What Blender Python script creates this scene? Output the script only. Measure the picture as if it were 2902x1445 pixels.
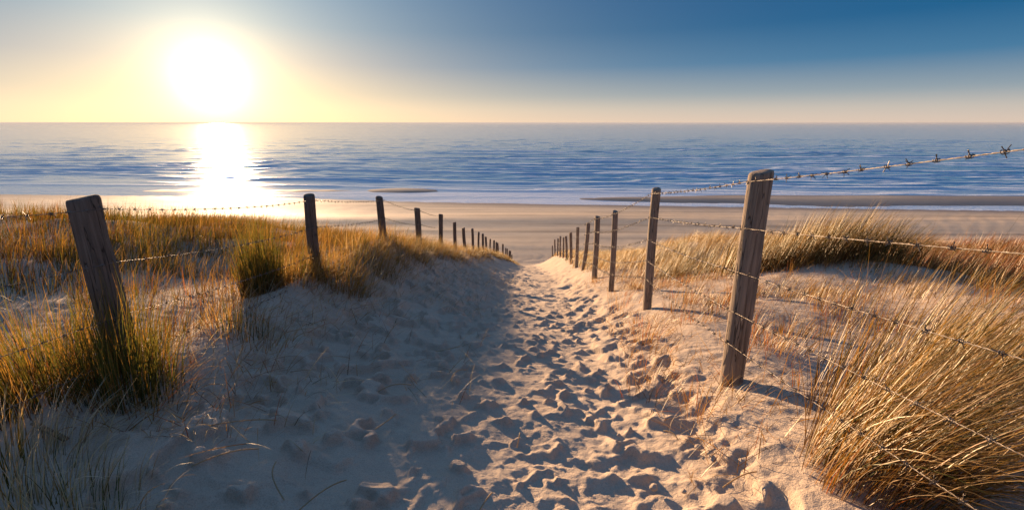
import bpy, math, random
import numpy as np
from mathutils import Vector, Matrix, Euler

# ------------------------------------------------------------------ camera, sky, sun, exposure
S = bpy.context.scene
for o in list(bpy.data.objects):
    bpy.data.objects.remove(o)
R = math.radians
CAMZ = 15.0                      # eye height above the sea
EXPO = 1.6
SUN_AZ, SUN_EL = R(-31.0), R(4.1)
SUN = Vector((math.sin(SUN_AZ) * math.cos(SUN_EL), math.cos(SUN_AZ) * math.cos(SUN_EL), math.sin(SUN_EL)))

cam = bpy.data.cameras.new('camera')
camo = bpy.data.objects.new('camera', cam)
S.collection.objects.link(camo)
camo.location = (0, 0, CAMZ)
camo.rotation_euler = (R(90 - 15.7), 0, 0)
cam.sensor_width = 36
cam.lens = 16.53
cam.clip_start = 0.05
cam.clip_end = 60000
S.camera = camo

vs = S.view_settings
vs.view_transform = 'Standard'
vs.look = 'None'
vs.gamma = 1
vs.exposure = EXPO
vs.use_curve_mapping = False

S.render.engine = 'CYCLES'
S.cycles.max_bounces = 6
S.cycles.diffuse_bounces = 3
S.cycles.glossy_bounces = 3
S.cycles.transmission_bounces = 4
S.cycles.transparent_max_bounces = 8
S.cycles.volume_bounces = 0
S.cycles.sample_clamp_indirect = 6
S.cycles.use_denoising = True
S.cycles.caustics_reflective = False
S.cycles.caustics_refractive = False


class NT:
    """small helper round a node tree"""
    def __init__(self, tree):
        self.t = tree

    def n(self, kind, **kw):
        nd = self.t.nodes.new(kind)
        for k, v in kw.items():
            setattr(nd, k, v)
        return nd

    def l(self, a, b):
        self.t.links.new(a, b)

    def inp(self, sock, v):
        if hasattr(v, 'is_output'):
            self.l(v, sock)
        else:
            sock.default_value = v

    def math(self, op, a, b=0.0, clamp=False):
        m = self.n('ShaderNodeMath', operation=op, use_clamp=clamp)
        self.inp(m.inputs[0], a)
        self.inp(m.inputs[1], b)
        return m.outputs[0]

    def vmath(self, op, a, b=None, scale=None):
        m = self.n('ShaderNodeVectorMath', operation=op)
        self.inp(m.inputs[0], a)
        if b is not None:
            self.inp(m.inputs[1], b)
        if scale is not None:
            self.inp(m.inputs[3], scale)
        return m.outputs['Value'] if op == 'DOT_PRODUCT' else m.outputs[0]

    def ramp(self, fac, stops, interp='LINEAR'):
        r = self.n('ShaderNodeValToRGB')
        cr = r.color_ramp
        cr.interpolation = interp
        while len(cr.elements) < len(stops):
            cr.elements.new(0.5)
        for e, (p, c) in zip(cr.elements, stops):
            e.position = p
            e.color = (c[0], c[1], c[2], 1)
        self.inp(r.inputs[0], fac)
        return r.outputs[0]

    def mix(self, fac, a, b, blend='MIX'):
        m = self.n('ShaderNodeMix', data_type='RGBA', blend_type=blend)
        self.inp(m.inputs[0], fac)
        for s, v in ((m.inputs[6], a), (m.inputs[7], b)):
            if isinstance(v, tuple):
                v = (v[0], v[1], v[2], 1)
            self.inp(s, v)
        return m.outputs[2]

    def noise(self, vec, scale, detail=4, rough=0.55, out=0):
        m = self.n('ShaderNodeTexNoise')
        if vec is not None:
            self.l(vec, m.inputs['Vector'])
        m.inputs['Scale'].default_value = scale
        m.inputs['Detail'].default_value = detail
        m.inputs['Roughness'].default_value = rough
        return m.outputs[out]


world = bpy.data.worlds.new('World')
S.world = world
world.use_nodes = True
w = NT(world.node_tree)
bg = world.node_tree.nodes['Background']
sky = w.n('ShaderNodeTexSky', sky_type='NISHITA', sun_disc=False)
sky.sun_elevation = SUN_EL
sky.sun_rotation = SUN_AZ
sky.air_density = 1.0
sky.dust_density = 0.4
sky.ozone_density = 4.0
tc = w.n('ShaderNodeTexCoord')
d = w.vmath('NORMALIZE', tc.outputs['Generated'])
sep = w.n('ShaderNodeSeparateXYZ')
w.l(d, sep.inputs[0])
elev = w.math('MULTIPLY', w.math('ARCSINE', sep.outputs[2]), 2 / math.pi, True)      # 0 horizon .. 1 zenith
cosang = w.vmath('DOT_PRODUCT', d, tuple(SUN))
ang = w.math('MULTIPLY', w.math('ARCCOSINE', w.math('MINIMUM', cosang, 1.0)), 180 / math.pi)
D = 1 / 90
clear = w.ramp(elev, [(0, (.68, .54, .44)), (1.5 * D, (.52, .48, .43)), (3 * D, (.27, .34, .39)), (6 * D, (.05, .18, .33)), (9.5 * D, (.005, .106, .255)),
                      (14 * D, (.001, .078, .225)), (32 * D, (.085, .19, .40)), (1, (.14, .24, .44))])  # upper bands, above the view, brightened to fill the shaded sand
warm = w.ramp(elev, [(0, (1.0, .58, .12)), (3 * D, (1.0, .62, .19)), (6 * D, (.86, .60, .28)), (9.5 * D, (.60, .56, .40)), (14 * D, (.44, .51, .45)), (30 * D, (.22, .34, .4)), (1, (.12, .2, .25))])
def falloff(width, power=1.0):
    q = w.math('DIVIDE', ang, width)
    if power != 1:
        q = w.math('POWER', q, power)
    return w.math('EXPONENT', w.math('MULTIPLY', q, -1.0))
wide = w.vmath('SCALE', warm, scale=w.math('MULTIPLY', falloff(17.0), 1.35))
halo = w.vmath('SCALE', (1.0, .64, .18), scale=w.math('MULTIPLY', falloff(4.0), .9))
core = w.vmath('SCALE', (1.0, .88, .62), scale=w.math('MULTIPLY', falloff(1.35), 5.0))
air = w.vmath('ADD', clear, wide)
air = w.vmath('ADD', air, halo)
air = w.vmath('ADD', air, core)
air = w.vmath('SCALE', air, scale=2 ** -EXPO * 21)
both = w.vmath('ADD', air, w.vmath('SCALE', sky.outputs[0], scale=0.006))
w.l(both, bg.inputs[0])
bg.inputs[1].default_value = 0.05

sl = bpy.data.lights.new('sun', 'SUN')
sl.energy = 5.0
sl.angle = R(0.55)
sl.color = (1.0, .65, .37)
slo = bpy.data.objects.new('sun', sl)
S.collection.objects.link(slo)
slo.rotation_euler = SUN.to_track_quat('Z', 'Y').to_euler()
slo.location = SUN * 60 + Vector((0, 0, CAMZ))

# ------------------------------------------------------------------ helpers
rng = np.random.default_rng(7)
random.seed(7)


def tag(o, label=None, cat=None, group=None, kind=None):
    if label: o['label'] = label
    if cat: o['category'] = cat
    if group: o['group'] = group
    if kind: o['kind'] = kind
    return o


def mesh_np(name, V, F, mat, parent=None, smooth=False, attrs=None, loc=None):
    """V (n,3) array, F list of (m,k) int arrays; attrs: name -> (n,3) colours"""
    me = bpy.data.meshes.new(name)
    V = np.asarray(V, dtype=np.float32)
    me.vertices.add(len(V))
    me.vertices.foreach_set('co', V.ravel())
    loops = np.concatenate([f.ravel() for f in F]).astype(np.int32)
    sizes = np.concatenate([np.full(len(f), f.shape[1], dtype=np.int32) for f in F])
    starts = np.concatenate([[0], np.cumsum(sizes)[:-1]]).astype(np.int32)
    me.loops.add(len(loops))
    me.loops.foreach_set('vertex_index', loops)
    me.polygons.add(len(sizes))
    me.polygons.foreach_set('loop_start', starts)
    me.polygons.foreach_set('loop_total', sizes)
    me.update(calc_edges=True)
    if smooth:
        me.polygons.foreach_set('use_smooth', np.ones(len(sizes), dtype=bool))
    for k, a in (attrs or {}).items():
        at = me.attributes.new(k, 'FLOAT_COLOR', 'POINT')
        c = np.ones((len(V), 4), dtype=np.float32)
        a = np.asarray(a)
        if a.ndim == 1:
            a = np.repeat(a[:, None], 3, 1)
        c[:, :3] = a
        at.data.foreach_set('color', c.ravel())
    if mat:
        me.materials.append(mat)
    o = bpy.data.objects.new(name, me)
    S.collection.objects.link(o)
    if parent:
        o.parent = parent
    if loc is not None:
        o.location = loc
    return o


def empty(name, loc):
    o = bpy.data.objects.new(name, None)
    S.collection.objects.link(o)
    o.location = loc
    o.empty_display_size = 0.1
    return o


def _hash(ix, iy, seed):
    h = (ix.astype(np.int64) * 374761393 + iy.astype(np.int64) * 668265263 + seed * 1442695041) & 0xffffffff
    h = ((h ^ (h >> 13)) * 1274126177) & 0xffffffff
    return ((h ^ (h >> 16)) & 0xffff) / 65535.0


def vnoise(x, y, seed=0):
    ix, iy = np.floor(x), np.floor(y)
    fx, fy = x - ix, y - iy
    fx = fx * fx * fx * (fx * (fx * 6 - 15) + 10)
    fy = fy * fy * fy * (fy * (fy * 6 - 15) + 10)
    a, b = _hash(ix, iy, seed), _hash(ix + 1, iy, seed)
    c, e = _hash(ix, iy + 1, seed), _hash(ix + 1, iy + 1, seed)
    return (a + (b - a) * fx) * (1 - fy) + (c + (e - c) * fx) * fy - 0.5


def fbm(x, y, octaves=4, seed=0, gain=0.5):
    s, a = 0, 1.0
    for i in range(octaves):
        s = s + a * vnoise(x + 17.3 * i, y - 9.1 * i, seed + i)
        x, y = 0.8 * x * 2 - 0.6 * y * 2, 0.6 * x * 2 + 0.8 * y * 2
        a *= gain
    return s


def sstep(a, b, x):
    t = np.clip((x - a) / (b - a), 0, 1)
    return t * t * (3 - 2 * t)


def smax(a, b, k):
    return 0.5 * (a + b + np.sqrt((a - b) ** 2 + k * k))


# ------------------------------------------------------------------ the shape of the place (heights relative to the eye)
def curve(pts):
    xs, ys = np.array(pts, dtype=float).T
    fx = np.linspace(xs[0], xs[-1], 800)
    fy = np.interp(fx, xs, ys)
    k = np.hanning(25); k /= k.sum()
    fy = np.convolve(np.pad(fy, 12, mode='reflect', reflect_type='odd'), k, 'valid')
    return lambda q: np.interp(q, fx, fy)


BL = curve([(-30, -1.2), (0, -1.45), (2.8, -1.70), (5.7, -1.92), (8.5, -2.27), (11, -2.94), (13.5, -3.59), (16.3, -4.4), (19, -5.2), (21.5, -5.9),
            (24, -6.55), (27, -7.4), (30, -8.3), (36.2, -10.3), (42.5, -12.8), (50, -15.5), (80, -25)])
BR = curve([(-30, -1.0), (0, -1.25), (2.8, -1.57), (5.5, -2.18), (7.7, -2.78), (10.2, -3.32), (13, -4.0), (15, -4.6), (18, -5.33), (21, -6.0),
            (24, -6.85), (27, -7.6), (30, -8.4), (34, -9.55), (38, -10.9), (44, -13.1), (50, -15.5), (80, -25)])
PF = curve([(-30, -1.3), (0, -1.62), (1, -1.70), (2, -1.80), (3, -1.94), (4, -2.14), (6, -2.64), (8, -3.17), (10, -3.70), (12, -4.26), (16, -5.3), (20, -6.42),
            (24, -7.58), (30, -9.3), (36, -11.05), (42, -12.85), (50, -15.4), (80, -25)])
XL = curve([(-30, -2.3), (0, -2.5), (2.8, -2.52), (5.7, -2.48), (8.5, -2.39), (11, -2.25), (13.5, -2.11), (19, -1.95), (24, -1.75), (30, -1.35),
            (36.2, -.65), (42.5, 0.0), (50, .6), (80, 2)])
XR = curve([(-30, 1.0), (0, 1.36), (2.8, 1.47), (5.5, 1.69), (7.7, 1.73), (10.2, 1.88), (13, 2.07), (18, 2.37), (24, 2.8), (30, 3.05), (38, 3.45), (50, 4), (80, 6)])
XC = curve([(-30, 0), (0, .1), (3, .28), (6, .45), (10, .65), (16, .95), (25, 1.2), (42, 1.55), (80, 3)])
PL = curve([(-30, -1.1), (0, -1.45), (3, -1.78), (6, -1.95), (9, -1.98), (11, -2.3), (14, -3.3), (18, -4.7), (25, -7.0), (35, -10.2), (45, -13.2), (50, -15), (80, -25)])
PR = curve([(-30, -0.9), (0, -1.2), (2, -1.42), (3, -1.55), (5, -1.85), (7, -2.08), (9, -2.5), (11, -2.98), (13, -3.36), (16, -4.4), (20, -5.8), (30, -8.6),
            (40, -11.6), (46, -13.6), (50, -15), (80, -25)])
SHORE = curve([(-400, 108), (-150, 103.5), (-110, 101.5), (-50, 97.5), (-20, 91.5), (10, 88.6), (50, 85), (88, 81.8), (150, 79), (400, 74)])
# sand bars: centre x, y, half length, half depth, height
BARS = [(-74.0, 107.5, 11, 2.0, .16), (-47.5, 107.8, 11, 1.9, .16), (-24.5, 108.3, 9.2, 3.7, .22)]


def terrain(x, y):
    """height of the sand above sea level, without footprints"""
    xl, xr, xc = XL(y), XR(y), XC(y)
    bl, br, pf = BL(y), BR(y), PF(y)
    hw = 0.75
    tl = np.clip((xc - hw - x) / np.maximum(xc - hw - xl, .3), 0, 1)
    tr = sstep(0, 1, (x - xc - .25) / np.maximum(xr + .35 - xc - .25, .3))
    z = pf + (bl - pf) * (tl ** 1.5) + .12 * np.exp(-((x - xl - .05) / .38) ** 2) * sstep(1.6, 3.0, y) * (1 - sstep(9, 13, y)) + (br - pf) * tr
    # beyond the fences
    ol = np.maximum(xl - x, 0)
    orr = np.maximum(x - xr, 0)
    z = z + (PL(y) - bl) * sstep(0, 6.0, ol) + (PR(y) - br) * sstep(0, 3.4, orr)
    roll = fbm(x * .33 + 3, y * .33, 3, 11)
    z = z + roll * .34 * sstep(.3, 3, np.maximum(ol, orr))
    # bowls and humps seen in the photograph
    def hump(cx, cy, rx, ry, h):
        return h * np.exp(-((x - cx) / rx) ** 2 - ((y - cy) / ry) ** 2)
    z = z + hump(-4.9, 6.6, 1.7, 1.3, -.26) + hump(8.2, 7.6, 2.6, 1.7, -.26) + hump(-10.5, 9.2, 4.5, 2.6, .16) + hump(5.9, 5.7, 1.9, 1.3, -.27)
    z = z + hump(5.0, 6.9, 2.0, 1.1, .12) + hump(2.3, 2.75, .55, .4, -.10) + hump(3.6, 5.2, 1.4, 1.0, .06)
    z = z + hump(-2.6, 8.2, 1.0, 1.6, .12) + hump(2.6, 1.3, 1.0, .6, -.05)
    z = z + hump(-1.5, 2.2, .5, .5, .05) + fbm(x * .8, y * .8, 3, 5) * .07
    z = z + CAMZ
    # the beach takes over at the foot of the dunes
    sh = SHORE(x)
    t = (sh - y) / (sh - 44.0)
    beach = np.where(t > 0, 1.85 * np.clip(t, 0, 1.6) ** 0.9, 6.0 * t * .16)
    ridge = (fbm(x * .035, y * .33, 3, 21) * .10 + fbm(x * .10, y * 1.1, 2, 23) * .045)
    berm = .42 * np.exp(-((y - 69 - fbm(x * .02, y * 0 + 3, 2, 25) * 7) / 5.5) ** 2) * (.55 + 1.1 * (fbm(x * .018 + 5, y * .03, 2, 27) + .35))
    beach = beach + ridge * sstep(0.03, .2, t) + berm
    for (cx, cy, rx, ry, h) in BARS:
        wob = fbm(x * .12, y * .2, 2, 31) * .7
        q = ((x - cx) / rx) ** 2 + ((y - cy) / ry + wob * .5) ** 2
        beach = np.maximum(beach, h * (1 - q))
    # the long bar on the right with a channel in front of it
    mid = 95.6 - (x - 16) * .020
    half = 8.2 * np.clip((x - 13) / 45, 0, 1) ** .6 * np.clip(1 - (x - 13) / 900, 0, 1)
    q = ((y - mid + fbm(x * .05, y * .1, 2, 37) * 2.2) / np.maximum(half, .05)) ** 2
    beach = np.maximum(beach, np.where(x > 13, .22 * (1 - q), -9))
    beach = np.maximum(beach, -1.2)
    z = smax(z, beach, .12)
    return z


def ground_z(x, y):
    return float(terrain(np.array([x], dtype=float), np.array([y], dtype=float))[0])


# ------------------------------------------------------------------ materials
def new_mat(name):
    m = bpy.data.materials.new(name)
    m.use_nodes = True
    t = NT(m.node_tree)
    b = m.node_tree.nodes['Principled BSDF']
    return m, t, b


def sand_material():
    m, t, b = new_mat('sand')
    tc = t.n('ShaderNodeTexCoord')
    ob = tc.outputs['Object']
    at = t.n('ShaderNodeAttribute', attribute_name='wet')
    wet = t.math('MULTIPLY', at.outputs['Fac'], 1.0, True)
    big = t.noise(ob, .6, 4)
    med = t.noise(ob, 9.0, 5, .65)
    fine = t.noise(ob, 160.0, 3, .7)
    col = t.ramp(big, [(.3, (.455, .36, .272)), (.7, (.525, .425, .325))])
    col = t.mix(t.math('MULTIPLY', med, .5), col, (.33, .26, .20))
    spk = t.ramp(fine, [(.30, (.72, .70, .68)), (.50, (1, 1, 1)), (.74, (1.12, 1.1, 1.06))])
    col = t.mix(1.0, col, spk, 'MULTIPLY')
    # beach streaks along the shore: tyre tracks, drift lines, ridge shading painted in
    mp = t.n('ShaderNodeMapping')
    mp.inputs['Scale'].default_value = (.018, .42, .1)
    t.l(ob, mp.inputs[0])
    strk = t.noise(mp.outputs[0], 1.0, 6, .62)
    sc = t.ramp(strk, [(.34, (.38, .355, .345)), (.47, (.86, .84, .83)), (.64, (1.08, 1.06, 1.04))])
    bat = t.n('ShaderNodeAttribute', attribute_name='beach')
    col = t.mix(t.math('MULTIPLY', bat.outputs['Fac'], .85), col, t.mix(1.0, col, sc, 'MULTIPLY'))
    col = t.mix(bat.outputs['Fac'], col, t.mix(1.0, col, (1.52, 1.42, 1.18), 'MULTIPLY'))
    col = t.mix(wet, col, (.24, .18, .135))
    t.l(col, b.inputs['Base Color'])
    t.l(t.math('SUBTRACT', t.math('SUBTRACT', 1.0, t.math('MULTIPLY', bat.outputs['Fac'], .25)), t.math('MULTIPLY', wet, .12)), b.inputs['Roughness'])
    t.l(t.math('ADD', .2, t.math('MULTIPLY', bat.outputs['Fac'], .35)), b.inputs['Specular IOR Level'])
    hgt = t.math('ADD', t.math('MULTIPLY', med, .5), t.math('MULTIPLY', fine, .10))
    hgt = t.math('ADD', hgt, t.math('MULTIPLY', t.noise(ob, 38.0, 4, .7), .32))
    bp = t.n('ShaderNodeBump')
    bp.inputs['Distance'].default_value = .034
    t.l(t.math('SUBTRACT', .85, t.math('MULTIPLY', bat.outputs['Fac'], .6)), bp.inputs['Strength'])
    t.l(hgt, bp.inputs['Height'])
    t.l(bp.outputs[0], b.inputs['Normal'])
    return m


def water_material():
    m, t, b = new_mat('sea_water')
    g = t.n('ShaderNodeNewGeometry')
    at = t.n('ShaderNodeAttribute', attribute_name='foam')
    sh = t.n('ShaderNodeAttribute', attribute_name='shallow')
    col = t.mix(sh.outputs['Fac'], (.09, .35, .56), (.76, .79, .82))  # pale shallows: foam film, with reflected sky brightness put into the colour
    mp = t.n('ShaderNodeMapping')
    mp.inputs['Scale'].default_value = (.35, 1.2, 1)
    t.l(g.outputs['Position'], mp.inputs[0])
    brk = t.noise(mp.outputs[0], .55, 5, .7)
    fm = t.math('MULTIPLY', at.outputs['Fac'], t.ramp(brk, [(.34, (0, 0, 0)), (.52, (1, 1, 1))]), True)
    fm = t.math('MAXIMUM', fm, t.math('MULTIPLY', sh.outputs['Fac'], .9))  # shallows whitened like foam, standing in for the sky's reflection
    col = t.mix(fm, col, (.92, .94, .96))
    t.l(col, b.inputs['Base Color'])
    b.inputs['IOR'].default_value = 1.33
    ro = t.math('ADD', t.math('SUBTRACT', .13, t.math('MULTIPLY', sh.outputs['Fac'], .03)), t.math('MULTIPLY', fm, .3))
    t.l(ro, b.inputs['Roughness'])
    mp2 = t.n('ShaderNodeMapping')
    mp2.inputs['Scale'].default_value = (.45, 1.0, 1)
    t.l(g.outputs['Position'], mp2.inputs[0])
    n1 = t.noise(mp2.outputs[0], .22, 6, .62)
    n2 = t.noise(mp2.outputs[0], 1.3, 4, .6)
    h = t.math('ADD', t.math('MULTIPLY', n1, 1.4), t.math('MULTIPLY', n2, .35))
    h = t.math('ADD', h, t.math('MULTIPLY', t.math('MULTIPLY', t.noise(g.outputs['Position'], 2.6, 3, .6), .8), fm))
    bp = t.n('ShaderNodeBump')
    bp.inputs['Distance'].default_value = .55
    t.l(t.math('ADD', t.math('SUBTRACT', .15, t.math('MULTIPLY', sh.outputs['Fac'], .13)), t.math('MULTIPLY', fm, .9)), bp.inputs['Strength'])
    t.l(h, bp.inputs['Height'])
    t.l(bp.outputs[0], b.inputs['Normal'])
    return m


def blade_material():
    """colour comes from each blade's own tint"""
    m = bpy.data.materials.new('grass_blade')
    m.use_nodes = True
    t = NT(m.node_tree)
    m.node_tree.nodes.remove(m.node_tree.nodes['Principled BSDF'])
    out = m.node_tree.nodes['Material Output']
    at = t.n('ShaderNodeAttribute', attribute_name='tint')
    df = t.n('ShaderNodeBsdfDiffuse')
    tr = t.n('ShaderNodeBsdfTranslucent')
    gl = t.n('ShaderNodeBsdfGlossy')
    t.l(at.outputs['Color'], df.inputs[0])
    t.l(t.mix(1.0, at.outputs['Color'], (1.15, 1.02, .6), 'MULTIPLY'), tr.inputs[0])
    gl.inputs['Roughness'].default_value = .5
    gl.inputs[0].default_value = (.8, .78, .7, 1)
    a = t.n('ShaderNodeMixShader')
    a.inputs[0].default_value = .48
    t.l(df.outputs[0], a.inputs[1])
    t.l(tr.outputs[0], a.inputs[2])
    fr = t.n('ShaderNodeFresnel')
    fr.inputs[0].default_value = 1.35
    c = t.n('ShaderNodeMixShader')
    t.l(t.math('MULTIPLY', fr.outputs[0], .10), c.inputs[0])
    t.l(a.outputs[0], c.inputs[1])
    t.l(gl.outputs[0], c.inputs[2])
    t.l(c.outputs[0], out.inputs[0])
    return m


def wood_material(name, dark, light):
    m, t, b = new_mat(name)
    tc = t.n('ShaderNodeTexCoord')
    info = t.n('ShaderNodeObjectInfo')
    sh = t.vmath('ADD', tc.outputs['Object'], t.vmath('SCALE', (13.1, 7.7, 3.3), scale=info.outputs['Random']))
    mp = t.n('ShaderNodeMapping')
    mp.inputs['Scale'].default_value = (55, 55, 2.6)
    t.l(sh, mp.inputs[0])
    grain = t.noise(mp.outputs[0], 1.0, 6, .65)
    mp3 = t.n('ShaderNodeMapping')
    mp3.inputs['Scale'].default_value = (14, 14, 1.1)
    t.l(sh, mp3.inputs[0])
    check = t.noise(mp3.outputs[0], 1.6, 3, .5)
    crack = t.ramp(t.math('ABSOLUTE', t.math('SUBTRACT', check, .5)), [(.0, (0, 0, 0)), (.016, (1, 1, 1))])
    blot = t.noise(sh, 5.0, 4)
    col = t.ramp(grain, [(.30, dark), (.52, tuple((a + c) / 2 for a, c in zip(dark, light))), (.72, light)])
    col = t.mix(t.math('MULTIPLY', blot, .55), col, tuple(c * .55 for c in dark))
    col = t.mix(crack, tuple(c * .30 for c in dark), col)
    t.l(col, b.inputs['Base Color'])
    b.inputs['Roughness'].default_value = .86
    b.inputs['Specular IOR Level'].default_value = .25
    bp = t.n('ShaderNodeBump')
    bp.inputs['Strength'].default_value = .8
    bp.inputs['Distance'].default_value = .006
    sepc = t.n('ShaderNodeSeparateColor')
    t.l(crack, sepc.inputs[0])
    t.l(t.math('ADD', t.math('MULTIPLY', grain, 1.0), t.math('MULTIPLY', sepc.outputs[0], .9)), bp.inputs['Height'])
    t.l(bp.outputs[0], b.inputs['Normal'])
    return m


def wire_material():
    m, t, b = new_mat('galvanised_wire')
    tc = t.n('ShaderNodeTexCoord')
    n = t.noise(tc.outputs['Object'], 22.0, 4)
    t.l(t.ramp(n, [(.35, (.06, .042, .032)), (.6, (.20, .175, .15))]), b.inputs['Base Color'])
    b.inputs['Metallic'].default_value = .65
    b.inputs['Roughness'].default_value = .48
    return m


SAND, WATER, BLADE, WIRE = sand_material(), water_material(), blade_material(), wire_material()
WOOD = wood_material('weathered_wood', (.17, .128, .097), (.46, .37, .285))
WOOD_DARK = wood_material('dark_wood', (.09, .068, .054), (.28, .215, .17))  # same grain in darker tones

# ------------------------------------------------------------------ ground: one sheet of sand, dunes, beach and bars
def build_ground():
    # columns: even across the view, coarse behind the camera
    c0 = np.arctan(np.linspace(-1.55, 1.55, 640))
    side = np.linspace(c0[-1], 2 * np.pi + c0[0], 64)[1:-1]
    th = np.concatenate([c0, side])
    # rows: dense near, geometric far out
    rr = np.geomspace(.55, 420, 6000)
    dens = np.where(rr > 1.45, 532 / rr ** 2 + np.where(rr < 46, 150, 60) / rr, 60)
    cum = np.concatenate([[0], np.cumsum((dens[1:] + dens[:-1]) / 2 * np.diff(rr))])
    nrow = 790
    r = np.interp(np.linspace(0, cum[-1], nrow), cum, rr)
    A, Rr = np.meshgrid(th, r)
    X, Y = Rr * np.sin(A), Rr * np.cos(A)
    Z = terrain(X, Y)
    # trodden sand
    xl, xr, xc = XL(Y), XR(Y), XC(Y)
    on_dune = 1 - sstep(44, 50, Y)
    inside = sstep(0, .5, X - xl) * sstep(0, .25, xr - X) * on_dune
    H = fbm(X * 3.1, Y * 3.1, 4, 41, .55) * .05 * (.35 + inside)
    H += fbm(X * 14, Y * 14, 3, 47, .6) * .010 * (.4 + inside)
    nc = len(c0)
    def dent(cx, cy, a, bb, ang, depth, rim, sharp):
        ra = max(a, bb) * 1.7
        rc = math.hypot(cx, cy)
        if rc < ra + .6:
            return
        i0, i1 = np.searchsorted(r, [rc - ra, rc + ra])
        tc_ = math.atan2(cx, cy)
        j0, j1 = np.searchsorted(c0, [tc_ - ra / rc, tc_ + ra / rc])
        if i1 - i0 < 2 or j1 - j0 < 2:
            return
        sl_ = np.s_[i0:i1, j0:j1]
        dx, dy = X[sl_] - cx, Y[sl_] - cy
        u = (dx * math.cos(ang) + dy * math.sin(ang)) / a
        v = (-dx * math.sin(ang) + dy * math.cos(ang)) / bb
        q = np.sqrt(u * u + v * v) + .22 * vnoise(dx * 9 + cx * 31, dy * 9 + cy * 17, 3)
        bowl = 1 - sstep(sharp, 1.0, q)
        lip = np.exp(-((q - 1.2) / .26) ** 2) * (.7 + .4 * np.clip(v, -1, 1))
        H[sl_] = H[sl_] * (1 - .6 * bowl) - depth * bowl * (1 + .25 * v) + rim * lip
    g = np.random.default_rng(3)
    # old soft hollows on the shaded bank
    for k in range(2600):
        cy = 1.5 + 20 * g.random() ** 1.7
        f = g.random()
        cx = float(XL(cy)) + .7 + f * (float(XC(cy)) - float(XL(cy)) - .9)
        s = g.choice([.7, .9, 1.2, 1.7])
        dent(cx, cy, .11 * s, .085 * s, g.uniform(-.8, .8), g.uniform(.04, .09), g.uniform(.012, .026), .55)
    # fresh footprints down the middle
    prints = []
    for k in range(6800):
        cy = 1.35 + 41 * g.random() ** 1.6
        wgt = .62 + .012 * cy
        cx = float(XC(cy)) + g.normal(0, wgt * .62)
        if cx > float(XR(cy)) - .22 or cx < float(XL(cy)) + .7:
            continue
        prints.append((cx, cy))
    g.shuffle(prints)
    for cx, cy in prints:
        s = g.choice([.75, .95, 1.1, 1.35, 1.7])
        heel = g.random() < .55
        dent(cx, cy, (.066 if heel else .085) * s, (.115 if heel else .09) * s, g.normal(0, .55), g.uniform(.022, .056), g.uniform(.006, .016), g.uniform(.45, .82))
    mid_ = np.exp(-((X - xc) / 1.0) ** 2)
    H[:] = np.where(H > 0, .014 * np.tanh(H / .014), .046 * np.tanh(H / .046) * (1 + .55 * (1 - mid_)))
    # wavy little crests where the wind has softened old prints
    rg = 1 - np.abs(fbm(X * 2.6 + Y * .9, Y * 4.2, 3, 67)) * 5
    H += np.maximum(rg, -.6) * .019 * inside * (1 - .6 * np.exp(-((X - xc) / .8) ** 2))
    # crumbly sand thrown up between them
    trod = np.exp(-((X - xc) / (.85 + .012 * np.abs(Y))) ** 2) * on_dune * sstep(.5, 1.2, Rr)
    H += np.maximum(fbm(X * 22, Y * 22, 3, 53, .65), 0) * .013 * trod
    # wind ripples on the open sand beyond the fences
    rp = np.sin((X * .55 + Y * 1.0) * 46 + fbm(X * 2.2, Y * 2.2, 2, 59) * 9)
    H += rp * .0035 * (1 - inside) * on_dune * sstep(.1, .3, fbm(X * .9, Y * .9, 2, 61) + .2)
    Z += H * (1 - sstep(46, 60, Rr) * .8) * sstep(.5, .9, Rr)
    nA, nR = len(th), len(r)
    V = np.stack([X, Y, Z], -1).reshape(-1, 3)
    V = np.concatenate([V, [[0, 0, float(terrain(np.zeros(1), np.zeros(1))[0])]]])
    i, j = np.meshgrid(np.arange(nR - 1), np.arange(nA), indexing='ij')
    j2 = (j + 1) % nA
    Q = np.stack([i * nA + j, i * nA + j2, (i + 1) * nA + j2, (i + 1) * nA + j], -1).reshape(-1, 4)[:, ::-1]
    jj = np.arange(nA)
    T = np.stack([np.full(nA, len(V) - 1), (jj + 1) % nA, jj], -1)[:, ::-1]
    z = V[:, 2]
    edge = .35 + fbm(V[:, 0] * .03, V[:, 1] * .12, 3, 71) * .35
    wet = (1 - sstep(.06, np.maximum(edge, .14), z)) * (V[:, 1] > 55)
    beach = sstep(44, 54, V[:, 1])
    o = mesh_np('sand_ground', V, [Q, T], SAND, smooth=True, attrs={'wet': wet, 'beach': beach})
    tag(o, 'trodden sand of the dune path running down to the wide beach', 'sand', kind='structure')
    return o


build_ground()


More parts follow.
